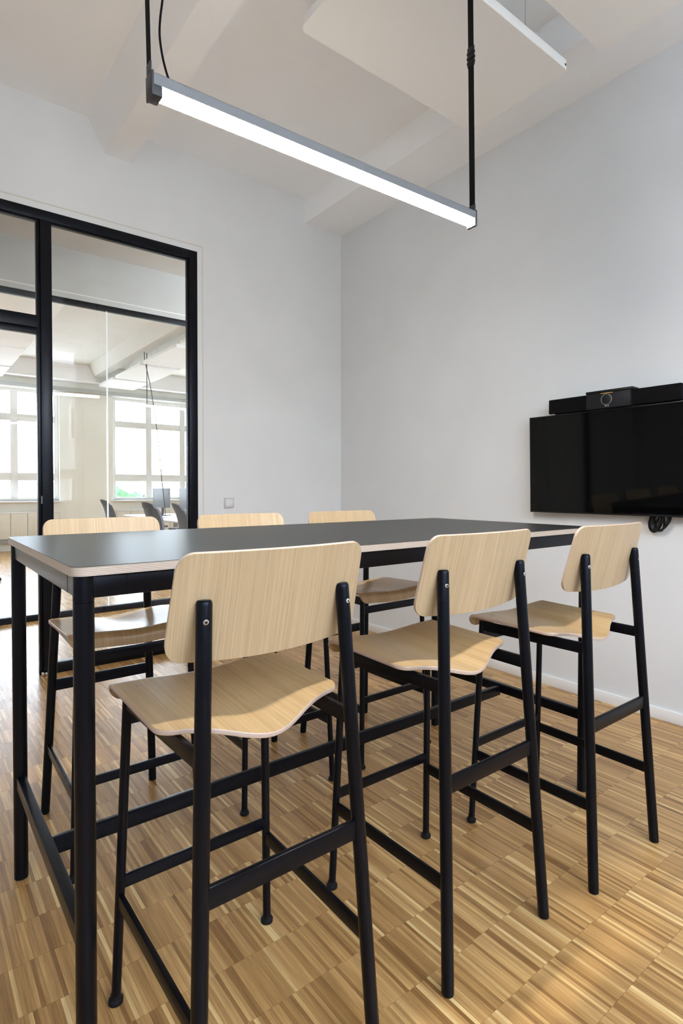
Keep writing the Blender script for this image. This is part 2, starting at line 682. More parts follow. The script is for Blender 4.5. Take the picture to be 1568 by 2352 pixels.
def rib(x0, x1, y0, y1, zt, zb, m='ceil', t=.118):
    b = MB()
    vs = [(x0 - t, y0, zt), (x0, y0, zb), (x1, y0, zb), (x1 + t, y0, zt), (x0 - t, y1, zt), (x0, y1, zb), (x1, y1, zb), (x1 + t, y1, zt)]
    b.add(vs, [(0, 1, 2, 3), (4, 7, 6, 5), (0, 4, 5, 1), (1, 5, 6, 2), (2, 6, 7, 3), (0, 3, 7, 4)], M[m])
    return tag(b.build('ceiling_rib', smooth=0), kind='structure')


rib(1.10, 1.266, YB, YW, ZC + .01, ZB)
rib(-.65, -.484, YB, YW, ZC + .01, ZB)
b = MB()
b.box(2.711, XW, YB, YW, ZB, ZC + .01, M['ceil'])
tag(b.build('ceiling_soffit', smooth=0), kind='structure')

# walls
b = MB()
b.box(XW, XW + .15, YB - .3, YW + .13, -.1, ZC + .05, M['wall'])
tag(b.build('wall_right', smooth=0), kind='structure')
b = MB()
b.box(XL - .15, XL, YB - .3, YW + .13, -.1, ZC + .05, M['wall'])
tag(b.build('wall_left', smooth=0), kind='structure')
FX1, FZ1, FX0 = 1.749, 2.962, -1.35      # glazed opening in the corridor wall
b = MB()
b.box(FX1, XW, YW, YW + .13, -.1, ZC + .05, M['wall'])
b.box(XL, FX0, YW, YW + .13, -.1, ZC + .05, M['wall'])
b.box(FX0, FX1, YW, YW + .13, FZ1, ZC + .05, M['wall'])
tag(b.build('wall_front', smooth=0), kind='structure')
b = MB()
b.box(1.788, 1.796, YW - .003, YW + .001, 0.06, 3.012, M['bead'])
b.box(FX0 - .047, 1.788, YW - .003, YW + .001, 3.004, 3.012, M['bead'])
tag(b.build('trim_1', smooth=0), kind='structure')
b = MB()
b.box(XW - .014, XW, YB, YW, 0, .062, M['trim'], bev=.003)
tag(b.build('baseboard_right'), kind='structure')
b = MB()
b.box(FX1, XW - .014, YW - .014, YW, 0, .062, M['trim'], bev=.003)
tag(b.build('baseboard_front'), kind='structure')


def facade(name, Y0, Y1, X0, X1, groups, m, z0=.95, z1=3.13):
    """wall with window openings; groups = list of (x0, x1)"""
    b = MB()
    b.box(X0, X1, Y0, Y1, -.1, z0, m)
    b.box(X0, X1, Y0, Y1, z1, ZC + .05, m)
    e = X0
    for g0, g1 in groups:
        b.box(e, g0, Y0, Y1, z0, z1, m)
        e = g1
    b.box(e, X1, Y0, Y1, z0, z1, m)
    return tag(b.build(name, smooth=0), kind='structure')


def window(n, x0, panes, yc, z0=.95, z1=3.13, pw=.64, mw=.128, ew=.08, tr=(2.506, 2.64)):
    """casement window: outer frame, mullions, transoms and one glass pane per opening"""
    root = struct_empty('window_%d' % n, (x0, yc, z0))
    W = ew * 2 + pw * panes + mw * (panes - 1)
    H = z1 - z0
    d = .035
    b = MB()
    b.box(0, ew, -d, d, 0, H, M['winframe'], bev=.006)
    b.box(W - ew, W, -d, d, 0, H, M['winframe'], bev=.006)
    b.box(ew, W - ew, -d, d, 0, .06, M['winframe'], bev=.006)
    b.box(ew, W - ew, -d, d, H - .06, H, M['winframe'], bev=.006)
    b.build('frame', root)
    for k in range(1, panes):
        xx = ew + k * pw + (k - 1) * mw
        b = MB()
        b.box(xx, xx + mw, -d - .01, d + .01, .06, H - .06, M['winframe'], bev=.008)
        b.build('mullion', root)
    rows = [(.06, 1.354 - z0), (1.503 - z0, tr[0] - z0), (tr[1] - z0, H - .06)]
    for k in range(panes):
        xx = ew + k * (pw + mw)
        for za, zb in ((1.354, 1.503), tr):
            b = MB()
            b.box(xx, xx + pw, -d, d, za - z0, zb - z0, M['winframe'], bev=.006)
            b.build('transom', root)
        for za, zb in rows:
            b = MB()
            b.box(xx, xx + pw, -.004, .004, za, zb, M['glasswin'])
            b.build('glass_pane', root, smooth=0)
    return W


GW = .08 * 2 + .64 * 3 + .128 * 2
off_groups = [(x, x + GW) for x in (-1.72, .14, 3.50, 6.00)]
off_groups = [(-2.30, -2.30 + .08 * 2 + .64 * 2 + .128), (.142, .142 + GW), (3.505, 3.505 + GW), (6.40, 6.40 + GW)]
facade('wall_far', YF, YF + .35, XO0, XO1, off_groups, M['officewall'])
rear_groups = [(-1.55, -1.55 + .80), (-.07, -.07 + GW)]  # narrow left opening is added, out of view, to brighten the screen wall
facade('wall_back', YB - .3, YB, XL, XW, rear_groups, M['wall'], z1=3.43)
n = 3
for k, (g0, g1) in enumerate(off_groups):
    window(n, g0, 2 if k == 0 else 3, YF + .12)
    n += 1
    portal(g0, g1, .95, 3.13, YF + .30, -1)
for k, (g0, g1) in enumerate(rear_groups):
    window(n, g0, 1 if k == 0 else 3, YB - .12, z1=3.43, tr=(2.66, 2.80))
    n += 1
    portal(g0, g1, .95, 3.43, YB - .26, 1)

b = MB()
for g0, g1 in off_groups:
    b.box(g0 - .03, g1 + .03, YF - .16, YF + .1, .925, .95, M['trim'], bev=.004)
tag(b.build('trim_2'), kind='structure')
b = MB()
b.box(XO0, XO1, YF - .10, YF, 3.14, 3.22, M['pelmet'], bev=.006)
tag(b.build('trim_3'), kind='structure')

# corridor and office shell
b = MB()
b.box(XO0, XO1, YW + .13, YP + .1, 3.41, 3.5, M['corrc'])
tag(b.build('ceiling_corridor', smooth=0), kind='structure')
b = MB()
b.box(XO0, XO1, YP + .1, YF, ZC, ZC + .15, M['ceil2'])
oceil = tag(b.build('ceiling_office', smooth=0), kind='structure')
for x in (-.55, 3.05, 6.6):
    rib(x, x + .166, YP + .1, YF, ZC + .01, ZB, 'ceil2')
b = MB()
b.box(XO0, XO1, YF - .35, YF, 3.33, ZC + .01, M['ceil'])
tag(b.build('ceiling_soffit', smooth=0), kind='structure')
b = MB()
b.box(XO1, XO1 + .15, YW + .13, YF + .35, -.1, ZC + .05, M['officewall'])
tag(b.build('wall_office_right', smooth=0), kind='structure')
b = MB()
b.box(XO0 - .15, XO0, YW + .13, YF + .35, -.1, ZC + .05, M['officewall'])
tag(b.build('wall_office_left', smooth=0), kind='structure')
b = MB()
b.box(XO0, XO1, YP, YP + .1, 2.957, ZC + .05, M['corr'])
b.box(5.2, XO1, YP, YP + .1, -.1, 2.957, M['wall'])
tag(b.build('wall_corridor', smooth=0), kind='structure')
b = MB()
b.box(XO0, 5.24, YP - .003, YP + .001, 3.004, 3.014, M['bead'])
tag(b.build('trim_4', smooth=0), kind='structure')

# glazed partition of the meeting room (window_1): frame, mullion, transom, panes, open doorway
gp = struct_empty('window_1', (0, YW, 0))
FB = M['frameblack']
fy0, fy1 = -.004, .058
b = MB()
b.box(FX1 - .061, FX1, fy0, fy1, 0, FZ1, FB, bev=.0015)
b.box(FX0, FX0 + .061, fy0, fy1, 0, FZ1, FB, bev=.0015)
b.box(FX0 + .061, FX1 - .061, fy0, fy1, FZ1 - .061, FZ1, FB, bev=.0015)
# glazing bead inside the frame, a step back
b.box(FX1 - .071, FX1 - .061, .018, .05, .065, FZ1 - .061, FB)
b.box(.765, FX1 - .071, .018, .05, FZ1 - .071, FZ1 - .061, FB)
b.box(FX0 + .061, .68, .018, .05, FZ1 - .071, FZ1 - .061, FB)
b.build('frame', gp)
b = MB()
b.box(.700, .765, fy0, fy1, 0, FZ1 - .061, FB, bev=.0015)
b.box(.680, .700, .012, fy1, 0, FZ1 - .061, FB, bev=.001)
b.build('mullion', gp)
b = MB()
b.box(FX0 + .061, .680, fy0, fy1, 2.215, 2.292, FB, bev=.0015)
b.box(FX0 + .061, .680, .012, fy1, 2.180, 2.215, FB, bev=.001)
b.build('transom', gp)
b = MB()
b.box(.765, FX1 - .061, fy0, fy1, 0, .066, FB, bev=.0015)
b.build('bottom_rail', gp)
b = MB()
b.box(.765, FX1 - .061, .028, .038, .066, FZ1 - .061, M['glass'])
b.build('glass_pane', gp, smooth=0)
b = MB()
b.box(FX0 + .061, .680, .028, .038, 2.292, FZ1 - .061, M['glass'])
b.build('glass_pane', gp, smooth=0)
b = MB()
b.box(.694, .7005, -.002, .010, 1.10, 1.15, M['grey'], bev=.001)
b.build('strike_plate', gp)
b = MB()
b.lathe([(.006, 0), (.010, .004), (.010, .016), (.005, .022)], (.694, -.014, .002), M['chrome'], 12)
b.lathe([(.005, 0), (.008, .004), (.008, .014), (.004, .019)], (.712, -.016, .002), M['chrome'], 12)
b.build('floor_pivot', gp)

# office partition (window_2): frameless panes between a head bar and a floor bar
gp2 = struct_empty('window_2', (0, YP, 0))
b = MB()
b.box(XO0, 5.2, 0, .05, 2.906, 2.957, FB, bev=.0015)
b.build('head_bar', gp2)
b = MB()
b.box(XO0, 5.2, 0, .05, 0, .057, FB, bev=.0015)
b.build('bottom_rail', gp2)
je = [XO0, -1.9, -.85, .30, 1.569, 2.84, 4.05, 5.2]
for a0, a1 in zip(je[:-1], je[1:]):
    b = MB()
    b.box(a0 + .004, a1 - .004, .020, .030, .057, 2.906, M['glass'])
    b.build('glass_pane', gp2, smooth=0)
M['joint_clear'] = mat('pale glass joint', (.74, .78, .78), 0.3)
for a0 in je[1:-1]:
    b = MB()
    b.box(a0 - .006, a0 + .006, .018, .032, .057, 2.906, M['joint_clear'])
    b.build('glass_joint', gp2, smooth=0)

# ------------------------------------------------------------------ high table
TX0, TY0, TL, TW, TZ = .249, 1.143, 1.90, .85, 1.05
tb = thing('high_table', 'long black-topped bar-height table on four round black steel legs', 'table', (TX0 + TL / 2, TY0 + TW / 2, 0))
hx, hy = TL / 2, TW / 2
b = MB()
b.prism(rrect(-hx, hx, -hy, hy, .028), TZ - .0185, TZ - .0012, M['edge_table'], M['edge_table'], M['edge_table'])
top = b.build('table_top', tb, smooth=30)
b = MB()
b.prism(rrect(-hx + .0003, hx - .0003, -hy + .0003, hy - .0003, .028), TZ - .0012, TZ, M['laminate'])
b.build('laminate_surface', top, smooth=30)
lx, ly = hx - .026, hy - .031
for sx in (-1, 1):
    for sy in (-1, 1):
        b = MB()
        b.lathe([(.0150, 0), (.0195, .003), (.0195, .9775), (.0185, .9785)], (sx * lx, sy * ly, 0), M['black'], 32)
        leg = b.build('leg', tb, smooth=30)
        b = MB()
        b.lathe([(.0185, .9785), (.0195, .9795), (.0195, TZ - .0185)], (sx * lx, sy * ly, 0), M['black'], 32)
        b.bar((sx * lx, sy * ly, 1.0085), (sx * (lx - .078), sy * ly, 1.0085), .024, .046, M['black'])
        b.bar((sx * lx, sy * ly, 1.0085), (sx * lx, sy * (ly - .078), 1.0085), .024, .046, M['black'])
        b.build('corner_bracket', tb, smooth=30)
for sy in (-1, 1):
    b = MB()
    b.bar((-lx + .079, sy * ly, 1.0085), (lx - .079, sy * ly, 1.0085), .025, .046, M['black'])
    b.build('apron', tb)
for sx in (-1, 1):
    b = MB()
    b.bar((sx * lx, -ly + .079, 1.0085), (sx * lx, ly - .079, 1.0085), .025, .046, M['black'])
    b.build('apron', tb)
    b = MB()
    b.bar((sx * lx, -ly + .017, .302), (sx * lx, ly - .017, .302), .025, .038, M['black'])
    b.build('foot_rail', tb)
b = MB()
b.bar((-lx + .0125, 0, .293), (lx - .0125, 0, .293), .022, .040, M['black'])
b.build('foot_rail', tb)

# ------------------------------------------------------------------ bar stool
def ply_shell(outer, inner, ext, mface, layers=5):
    """outer/inner: 2D grids of points (same shape); builds a closed sheet whose rim shows veneer layers"""
    b = MB()
    nu, nv = len(outer), len(outer[0])
    vs = [q for row in outer for q in row]
    fs = [(i * nv + j, (i + 1) * nv + j, (i + 1) * nv + j + 1, i * nv + j + 1) for i in range(nu - 1) for j in range(nv - 1)]
    b.add(vs, fs, mface)
    vs = [q for row in inner for q in row]
    b.add(vs, [f[::-1] for f in fs], mface)
    ring = [(i, 0) for i in range(nu)] + [(nu - 1, j) for j in range(1, nv)] + [(i, nv - 1) for i in range(nu - 2, -1, -1)] + [(0, j) for j in range(nv - 2, 0, -1)]
    nr = len(ring)
    # a small round at both arrises
    lv = [0.0, .10, .30, .45, .60, .75, .90, 1.0]
    off = [0.0, .0009, .0012, .0012, .0012, .0012, .0009, 0.0]
    matsq = [mface, M['edge_a'], M['edge_b'], M['edge_a'], M['edge_b'], M['edge_a'], mface]
    pts = []
    for t, e in zip(lv, off):
        for i, j in ring:
            a, c = Vector(outer[i][j]), Vector(inner[i][j])
            q = a.lerp(c, t) + ext(i, j) * e
            pts.append(q)
    for k in range(len(lv) - 1):
        fs = [(k * nr + r, (k + 1) * nr + r, (k + 1) * nr + (r + 1) % nr, k * nr + (r + 1) % nr) for r in range(nr)]
        if k == 0:
            base = len(b.v)
            b.add(pts, fs, matsq[k])
        else:
            b.f += [tuple(base + q for q in f) for f in fs]
            b.m += [b.mi(matsq[k])] * len(fs)
    return b


def seat_pt(x, t):
    """seat mid-surface: dished rear, rolled front edge (t = distance along the seat from the stool centre)"""
    t_bend, r = .212, .026
    tt = min(t, t_bend)
    k = (tt + .15) / .37
    dish = .030 * (1 - .72 * k) * math.exp(-(x / .105) ** 2)
    z = .7440 + .008 * max(0, k) - dish + .0015 * (abs(x) / .21) ** 3
    y = tt
    if t > t_bend:
        a = min((t - t_bend) / r, math.radians(82))
        rem = (t - t_bend) - r * a
        y += r * math.sin(a) + rem * math.cos(a)
        z -= r * (1 - math.cos(a)) + rem * math.sin(a)
    return Vector((x, y, z))


def make_seat():
    hw, rc, rcf = .2120, .030, .034
    ths = [0, .0009, .003, .006, .010, .0145, .020, .0255, .0305, .038, .055, .075, .095, .115, .135, .155, .175, .195]
    xs_ = sorted([-(hw - q) for q in ths] + [hw - q for q in ths] + [0.0])

    def t0(x):
        a = abs(x)
        # ears at the sides, tongue reaching back between the posts
        y = -.086 - .064 * math.exp(-(a / .117) ** 2)
        d = a - (hw - rc)
        if d > 0:
            y += rc - math.sqrt(max(0, rc * rc - d * d))
        return y

    def t1(x):
        d = abs(x) - (hw - rcf)
        y = .270
        if d > 0:
            y -= rcf - math.sqrt(max(0, rcf * rcf - d * d))
        return y
    nv = 26
    vv = [i / nv for i in range(nv + 1)]
    vv = sorted(set(vv + [.006, .018] + [.81 + .012 * k for k in range(15)]))
    upper, lower, par = [], [], []
    th = .0105
    for x in xs_:
        ru, rl, rp = [], [], []
        for q in vv:
            a0, a1 = t0(x), t1(x)
            t = a0 + (a1 - a0) * q
            e = .002
            p_ = seat_pt(x, t)
            du = seat_pt(x + e, t) - seat_pt(x - e, t)
            dv = seat_pt(x, t + e) - seat_pt(x, t - e)
            nrm = du.cross(dv).normalized()
            ru.append(p_)
            rl.append(p_ - nrm * th)
            rp.append((du.normalized(), dv.normalized()))
        upper.append(ru)
        lower.append(rl)
        par.append(rp)
    nu, nw = len(xs_), len(vv)

    def ext(i, j):
        q = upper[i][j] - Vector((0, .06, .745))
        e = Vector((0, 0, 0))
        if j == 0:
            e -= par[i][j][1]
        if j == nw - 1:
            e += par[i][j][1]
        if i == 0:
            e -= par[i][j][0]
        if i == nu - 1:
            e += par[i][j][0]
        return e.normalized() if e.length else e
    return ply_shell(upper, lower, ext, M['seat'])


def back_y(x, z):
    return -.1680 + x * x / 1.7 - .25 * (z - .95)


def make_back():
    ztop, zb = 1.084, .884
    rc = .030
    ths = [0, .0009, .003, .006, .010, .0145, .020, .0255, .0305, .045, .07, .1, .13, .16, .19]
    uu = sorted([-(1 - q / .213) for q in ths] + [(1 - q / .213) for q in ths] + [0.0])
    nz_ = 18
    vv = sorted(set([i / nz_ for i in range(nz_ + 1)] + [.01, .03, .05, .95, .97, .99]))
    outer, inner, nr = [], [], []
    th = .0095
    for u in uu:
        ro, ri, rn = [], [], []
        for q in vv:
            a = abs(u) * .213
            z0 = zb - .011 * (1 - u * u)
            z1 = ztop
            d = a - (.213 - rc)
            c = rc - math.sqrt(max(0, rc * rc - d * d)) if d > 0 else 0
            z = (z0 + c) + (z1 - c - z0 - c) * q
            k = (z - zb) / (ztop - zb)
            hw_ = .2175 - .0095 * max(0, k) - .0025 * max(0, 1 - k * 4)
            x = u * hw_
            ro.append(Vector((x, back_y(x, z), z)))
            nn = Vector((-x / .85, 1, .25)).normalized()
            ri.append(ro[-1] + nn * th)
            rn.append(nn)
        outer.append(ro)
        inner.append(ri)
        nr.append(rn)
    nu, nw = len(uu), len(vv)

    def ext(i, j):
        e = Vector((0, 0, 0))
        if j == 0:
            e += Vector((0, .2, -1))
        if j == nw - 1:
            e += Vector((0, -.2, 1))
        if i == 0:
            e += Vector((-1, 0, 0))
        if i == nu - 1:
            e += Vector((1, 0, 0))
        return e.normalized() if e.length else e
    return ply_shell(outer, inner, ext, M['back'])


def flz(z, s):   # front leg axis
    return Vector((s * (.202 - .0315 * z), .228 - .036 * z, z))


def rlz(z, s):   # rear leg axis
    return Vector((s * (.199 - .043 * z), -.227 + .060 * z, z))


def make_stool(label):
    t = thing('bar_stool', label, 'stool', group='six oak and black steel bar stools around the high table')
    seat = make_seat().build('seat', t, smooth=40)
    for s in (-1, 1):
        for dx in (0, .009):
            x = s * (.166 - dx)
            c = seat_pt(x, .176)
            b = MB()
            b.lathe([(.0032, -.002), (.0032, .0004)], c, M['edge_b'], 12)
            b.build('screw_plug', seat)
    make_back().build('backrest', t, smooth=40)
    for s in (-1, 1):
        b = MB()
        b.tube(flz(.010, s), flz(.728, s), .0108, M['black'], 20)
        leg = b.build('leg', t)
        b = MB()
        b.lathe([(.0140, 0.0), (.0165, .002), (.0168, .010), (.0122, .013), (.0116, .022)], (flz(.0, s).x, flz(.0, s).y, 0), M['rubber'], 20)
        b.build('foot_cap', leg)
        b = MB()
        b.tube(rlz(.005, s), rlz(.9265, s), .0150, M['black'], 28)
        b.tube(rlz(.9255, s), rlz(.9275, s), .0142, M['black'], 28, caps=False)
        leg = b.build('leg', t)
        b = MB()
        p0 = rlz(0, s)
        b.lathe([(.0110, 0), (.0140, .0015), (.0140, .006)], (p0.x, p0.y, 0), M['rubber'], 24)
        b.build('foot_cap', leg)
        # post cap: tube end milled flat against the leaning backrest
        ax = (rlz(1, s) - rlz(.9, s)).normalized()
        bm = bmesh.new()
        mb = MB()
        prof = [(.0150, 0), (.0150, .062), (.0147, .066), (.0136, .0695), (.0115, .0715), (.0, .0725)]
        mb.lathe(prof, rlz(.9275, s), M['black'], 32, axis=ax)
        me = bpy.data.meshes.new('tmp')
        me.from_pydata(mb.v, [], mb.f)
        bm.from_mesh(me)
        bpy.data.meshes.remove(me)
        xx = s * .158
        pn = Vector((-xx / .85, 1, .25)).normalized()
        pc = Vector((xx, back_y(xx, .96), .96)) - pn * .0004
        bmesh.ops.bisect_plane(bm, geom=bm.verts[:] + bm.edges[:] + bm.faces[:], plane_co=pc, plane_no=pn, clear_outer=True)
        ed = [e for e in bm.edges if e.is_boundary]
        bmesh.ops.holes_fill(bm, edges=ed)
        b = MB()
        b.bm(bm, M['black'])
        cap = b.build('post_cap', t, smooth=30)
        sd = Vector((s * .18, -1, -.06)).normalized()
        sc = rlz(.9625, s) + sd * .0125
        b = MB()
        b.lathe([(.0052, 0), (.0052, .0026), (.0044, .0032), (.0024, .0032), (.0022, .0012)], sc, M['chrome'], 18, axis=sd)
        scr = b.build('screw', cap)
        b = MB()
        b.lathe([(.0021, 0), (.0021, .0027)], sc, M['dark'], 6, axis=sd)
        b.build('hex_socket', scr) if False else b.build('screw_socket', cap)
        # side rails
        b = MB()
        b.bar(rlz(.7115, s), flz(.7115, s), .012, .033, M['black'])
        b.build('side_rail', t)
        b = MB()
        b.bar(rlz(.247, s), flz(.247, s), .012, .032, M['black'])
        b.build('side_rail', t)
    b = MB()
    b.bar(rlz(.478, -1), rlz(.478, 1), .012, .040, M['black'])
    b.build('foot_rail', t)
    b = MB()
    b.bar(flz(.286, -1), flz(.286, 1), .012, .028, M['black'])
    b.build('foot_rail', t)
    b = MB()
    b.bar(flz(.672, -1), flz(.672, 1), .012, .030, M['black'])
    b.build('seat_rail', t)
    return t


stools = [
    (.581, 1.1175, 0, 'nearest oak-backed bar stool, front row, at the left end of the table'),
    (1.207, 1.114, 0, 'middle stool of the front row, its oak back turned to the viewer'),
    (1.808, 1.078, 0, 'front-row bar stool farthest right, under the wall-mounted screen'),
    (.600, 2.073, PI, 'bar stool behind the table nearest the glazed door frame'),
    (1.181, 2.072, PI, 'middle stool of the row behind the table, in front of the light switch wall'),
    (1.742, 2.071, PI, 'stool behind the table closest to the room corner'),
]
proto = None
for x, y, r, lab in stools:
    if proto is None:
        proto = make_stool(lab)
        o = proto
    else:
        o = dup(proto)
        o['label'] = lab
    o.location = (x, y, 0)
    o.rotation_euler = (0, 0, r)

# ------------------------------------------------------------------ pendant lamp over the table
LX0, LX1, LY, LZ = .497, 1.748, 1.43, 2.178
lam = thing('pendant_lamp', 'long lit tube lamp hung on two black straps over the table', 'lamp', (LX0, LY, LZ))
lam.rotation_euler = (0, -math.atan2(.028, LX1 - LX0), 0)
LL = LX1 - LX0
hw_ = .021
b = MB()
prof = [(-hw_, .026), (-hw_, .052), (-hw_ + .004, .057), (hw_ - .004, .057), (hw_, .052), (hw_, .026)]


def extrude_x(b, prof, x0, x1, m):
    n_ = len(prof)
    vs = [(x0, a, c) for a, c in prof] + [(x1, a, c) for a, c in prof]
    fs = [(i, (i + 1) % n_, n_ + (i + 1) % n_, n_ + i) for i in range(n_)] + [tuple(range(n_))[::-1], tuple(range(n_, 2 * n_))]
    b.add(vs, fs, m)


extrude_x(b, prof, .006, LL - .006, M['grey'])
b.build('housing', lam)
b = MB()
dp = [(-.0200, .0255)] + [(-.0200 * math.cos(PI * k / 14), .0205 - .0200 * math.sin(PI * k / 14)) for k in range(15)] + [(.0200, .0255)]
extrude_x(b, dp, .028, LL - .012, M['led'])
b.build('diffuser', lam)
for xe, sgn in ((0, 1), (LL, -1)):
    b = MB()
    x0, x1 = sorted((xe, xe + sgn * .006))
    b.box(x0, x1, -.0225, .0225, -.002, .059, M['cap'], bev=.002)
    x0, x1 = sorted((xe, xe + sgn * (.028 if sgn > 0 else .012)))
    b.box(x0, x1, -.0215, .0215, -.001, .027, M['cap'], bev=.003)
    x0, x1 = sorted((xe, xe + sgn * .004))
    b.box(x0, x1, -.0150, .0150, .059, .085, M['cap'], bev=.0015)
    b.build('end_cap', lam)
    b = MB()
    xm = xe + sgn * .002
    b.box(xm - .0012, xm + .0012, -.0125, .0125, .070, ZC - LZ - .018, M['strap'])
    st = b.build('strap', lam, smooth=0)
    if sgn < 0:
        b = MB()
        b.box(xm - .005, xm + .005, -.0165, .0165, .617, .627, M['tvframe'], bev=.001)
        b.box(xm - .006, xm + .006, -.0165, .0165, .635, .645, M['tvframe'], bev=.001)
        b.box(xm - .005, xm + .005, -.0165, .0165, .653, .663, M['tvframe'], bev=.001)
        b.box(xm - .003, xm + .003, -.0155, .0155, .607, .680, M['tvframe'], bev=.001)
        b.build('buckle', st)
    b = MB()
    b.lathe([(.03, 0), (.03, .02)], (xm, 0, ZC - LZ - .022 - .001), M['tvframe'], 24)
    b.build('ceiling_mount', lam)
b = MB()
kn = [(.060, .050), (.057, .062), (.048, .085), (.038, .125), (.033, .171), (.036, .215), (.043, .263), (.055, .36), (.066, .50), (.066, .75), (.052, 1.05), (.034, 1.30), (.030, ZC - LZ - .03)]
pts = []
for k in range(len(kn) - 1):
    p0, p1, p2, p3 = [kn[max(0, min(len(kn) - 1, k + q))] for q in (-1, 0, 1, 2)]
    for q in range(5):
        t = q / 5
        c = [.5 * (2 * p1[i] + (p2[i] - p0[i]) * t + (2 * p0[i] - 5 * p1[i] + 4 * p2[i] - p3[i]) * t * t + (3 * p1[i] - p0[i] - 3 * p2[i] + p3[i]) * t ** 3) for i in (0, 1)]
        pts.append((c[0], .004, c[1]))
b.path(pts, .0028, M['strap'], 10)
b.build('power_cable', lam)

# ------------------------------------------------------------------ acoustic panels hanging in the room
def hung_panel(x0, x1, y0, y1, z, label, group, th=.045, r=.035, ceil_z=ZC, hole=True):
    cx_, cy_ = (x0 + x1) / 2, (y0 + y1) / 2
    t = thing('acoustic_panel', label, 'panel', (cx_, cy_, z), group=group)
    a, c = (x1 - x0) / 2, (y1 - y0) / 2
    b = MB()
    o1, o2, o3 = rrect(-a + .003, a - .003, -c + .003, c - .003, r), rrect(-a, a, -c, c, r + .002), rrect(-a, a, -c, c, r + .002)
    n_ = len(o1)
    rings = [(o1, 0), (o2, .003), (o3, th - .003), (o1, th)]
    vs = [(x, y, zz) for o_, zz in rings for x, y in o_]
    fs = [tuple(range(n_))[::-1], tuple(3 * n_ + i for i in range(n_))]
    for k in range(3):
        fs += [(k * n_ + i, k * n_ + (i + 1) % n_, (k + 1) * n_ + (i + 1) % n_, (k + 1) * n_ + i) for i in range(n_)]
    b.add(vs, fs, M['panel'])
    b.build('felt_board', t, smooth=30)
    for sx in (-1, 1):
        for sy in (-1, 1):
            b = MB()
            b.tube((sx * (a - .22), sy * (c - .1), th), (sx * (a - .22), sy * (c - .1), ceil_z - z - .021), .0009, M['grey'], 6)
            b.build('suspension_wire', t)
    if hole:
        b = MB()
        b.lathe([(.006, 0), (.006, .001)], (a - .035, -c - .0006, .018), M['dark'], 12, axis=(0, 1, 0))
        b.build('fixing_hole', t)
    return t


hung_panel(1.408, 2.583, 1.527, 2.127, 3.23, 'white felt ceiling panel seen whole, with a dark fixing hole at its corner', 'white felt panels under the room ceiling')
hung_panel(1.408, 2.583, .768, 1.372, 3.23, 'white felt ceiling panel cut by the top right edge', 'white felt panels under the room ceiling')

# ------------------------------------------------------------------ screen and camera bar
TVY0, TVY1, TVZ0, TVZ1 = 1.020, 2.030, 1.058, 1.632
tv = thing('wall_screen', 'large flat black glossy screen mounted on the right wall', 'screen', (3.04, (TVY0 + TVY1) / 2, TVZ0))
tv.rotation_euler = (0, -math.radians(1.6), 0)
tw, thh = (TVY1 - TVY0) / 2, TVZ1 - TVZ0
b = MB()
b.box(.0, .040, -tw, tw, 0, thh, M['tvframe'], bev=.003)
b.box(-.0012, .004, -tw, tw, 0, .008, M['tvframe'], bev=.001)
b.box(-.0012, .004, -tw, tw, thh - .006, thh, M['tvframe'], bev=.001)
b.box(-.0012, .004, -tw, -tw + .006, 0, thh, M['tvframe'], bev=.001)
b.box(-.0012, .004, tw - .006, tw, 0, thh, M['tvframe'], bev=.001)
b.build('housing', tv)
b = MB()
b.box(-.0006, .002, -tw + .006, tw - .006, .008, thh - .006, M['screen'])
b.build('display', tv, smooth=0)
b = MB()
b.box(.035, .062, -.22, .22, .12, .42, M['tvframe'], bev=.003)
b.build('wall_bracket', tv)

cb = thing('conference_bar', 'long black speaker bar with centre camera on top of screen', 'camera', (3.02, 1.533, 1.638))
b = MB()
b.box(-.012, .045, -.359, .359, .0, .082, M['bar'], bev=.004)
b.build('speaker_bar', cb)
b = MB()
b.box(-.030, .02, -.124, .118, -.003, .080, M['module'], bev=.002)
cm = b.build('camera_module', cb)
b = MB()
b.box(-.034, .040, -.134, .119, .0805, .094, M['tvframe'], bev=.002)
b.build('top_cover', cb)
b = MB()
b.lathe([(.026, 0), (.030, .001), (.030, .004), (.0275, .005), (.0265, .002)], (-.030, .003, .043), M['grey'], 32, axis=(-1, 0, 0))
b.build('lens_ring', cm)
b = MB()
b.lathe([(.0262, 0), (.0262, .0026), (.018, .0044), (.010, .0049), (.004, .005)], (-.030, .003, .043), M['tvframe'], 32, axis=(-1, 0, 0))
b.build('lens', cm)
b = MB()
b.box(-.0310, -.0302, -.030, .034, .0755, .0785, M['amber'])
b.build('status_light', cm, smooth=0)
b = MB()
for k, wd in enumerate((.006, .003, .0045)):
    y_ = .010 - k * .008
    b.box(-.0308, -.0299, y_ - wd / 2 - .001, y_ + wd / 2 - .001, .0055, .0105, M['whiteplastic'])
b.build('white_mark', cm, smooth=0)
b = MB()
b.box(.0, .016, .330, .352, -.006, .006, M['whiteplastic'], bev=.001)
b.path([(.0 - .006 + .003 * math.cos(a), .341 + .006 * math.cos(a), .004 + .006 * math.sin(a)) for a in [PI * 2 * k / 14 for k in range(14)]], .001, M['grey'], 6, closed=True)
b.build('mounting_clip', cb)

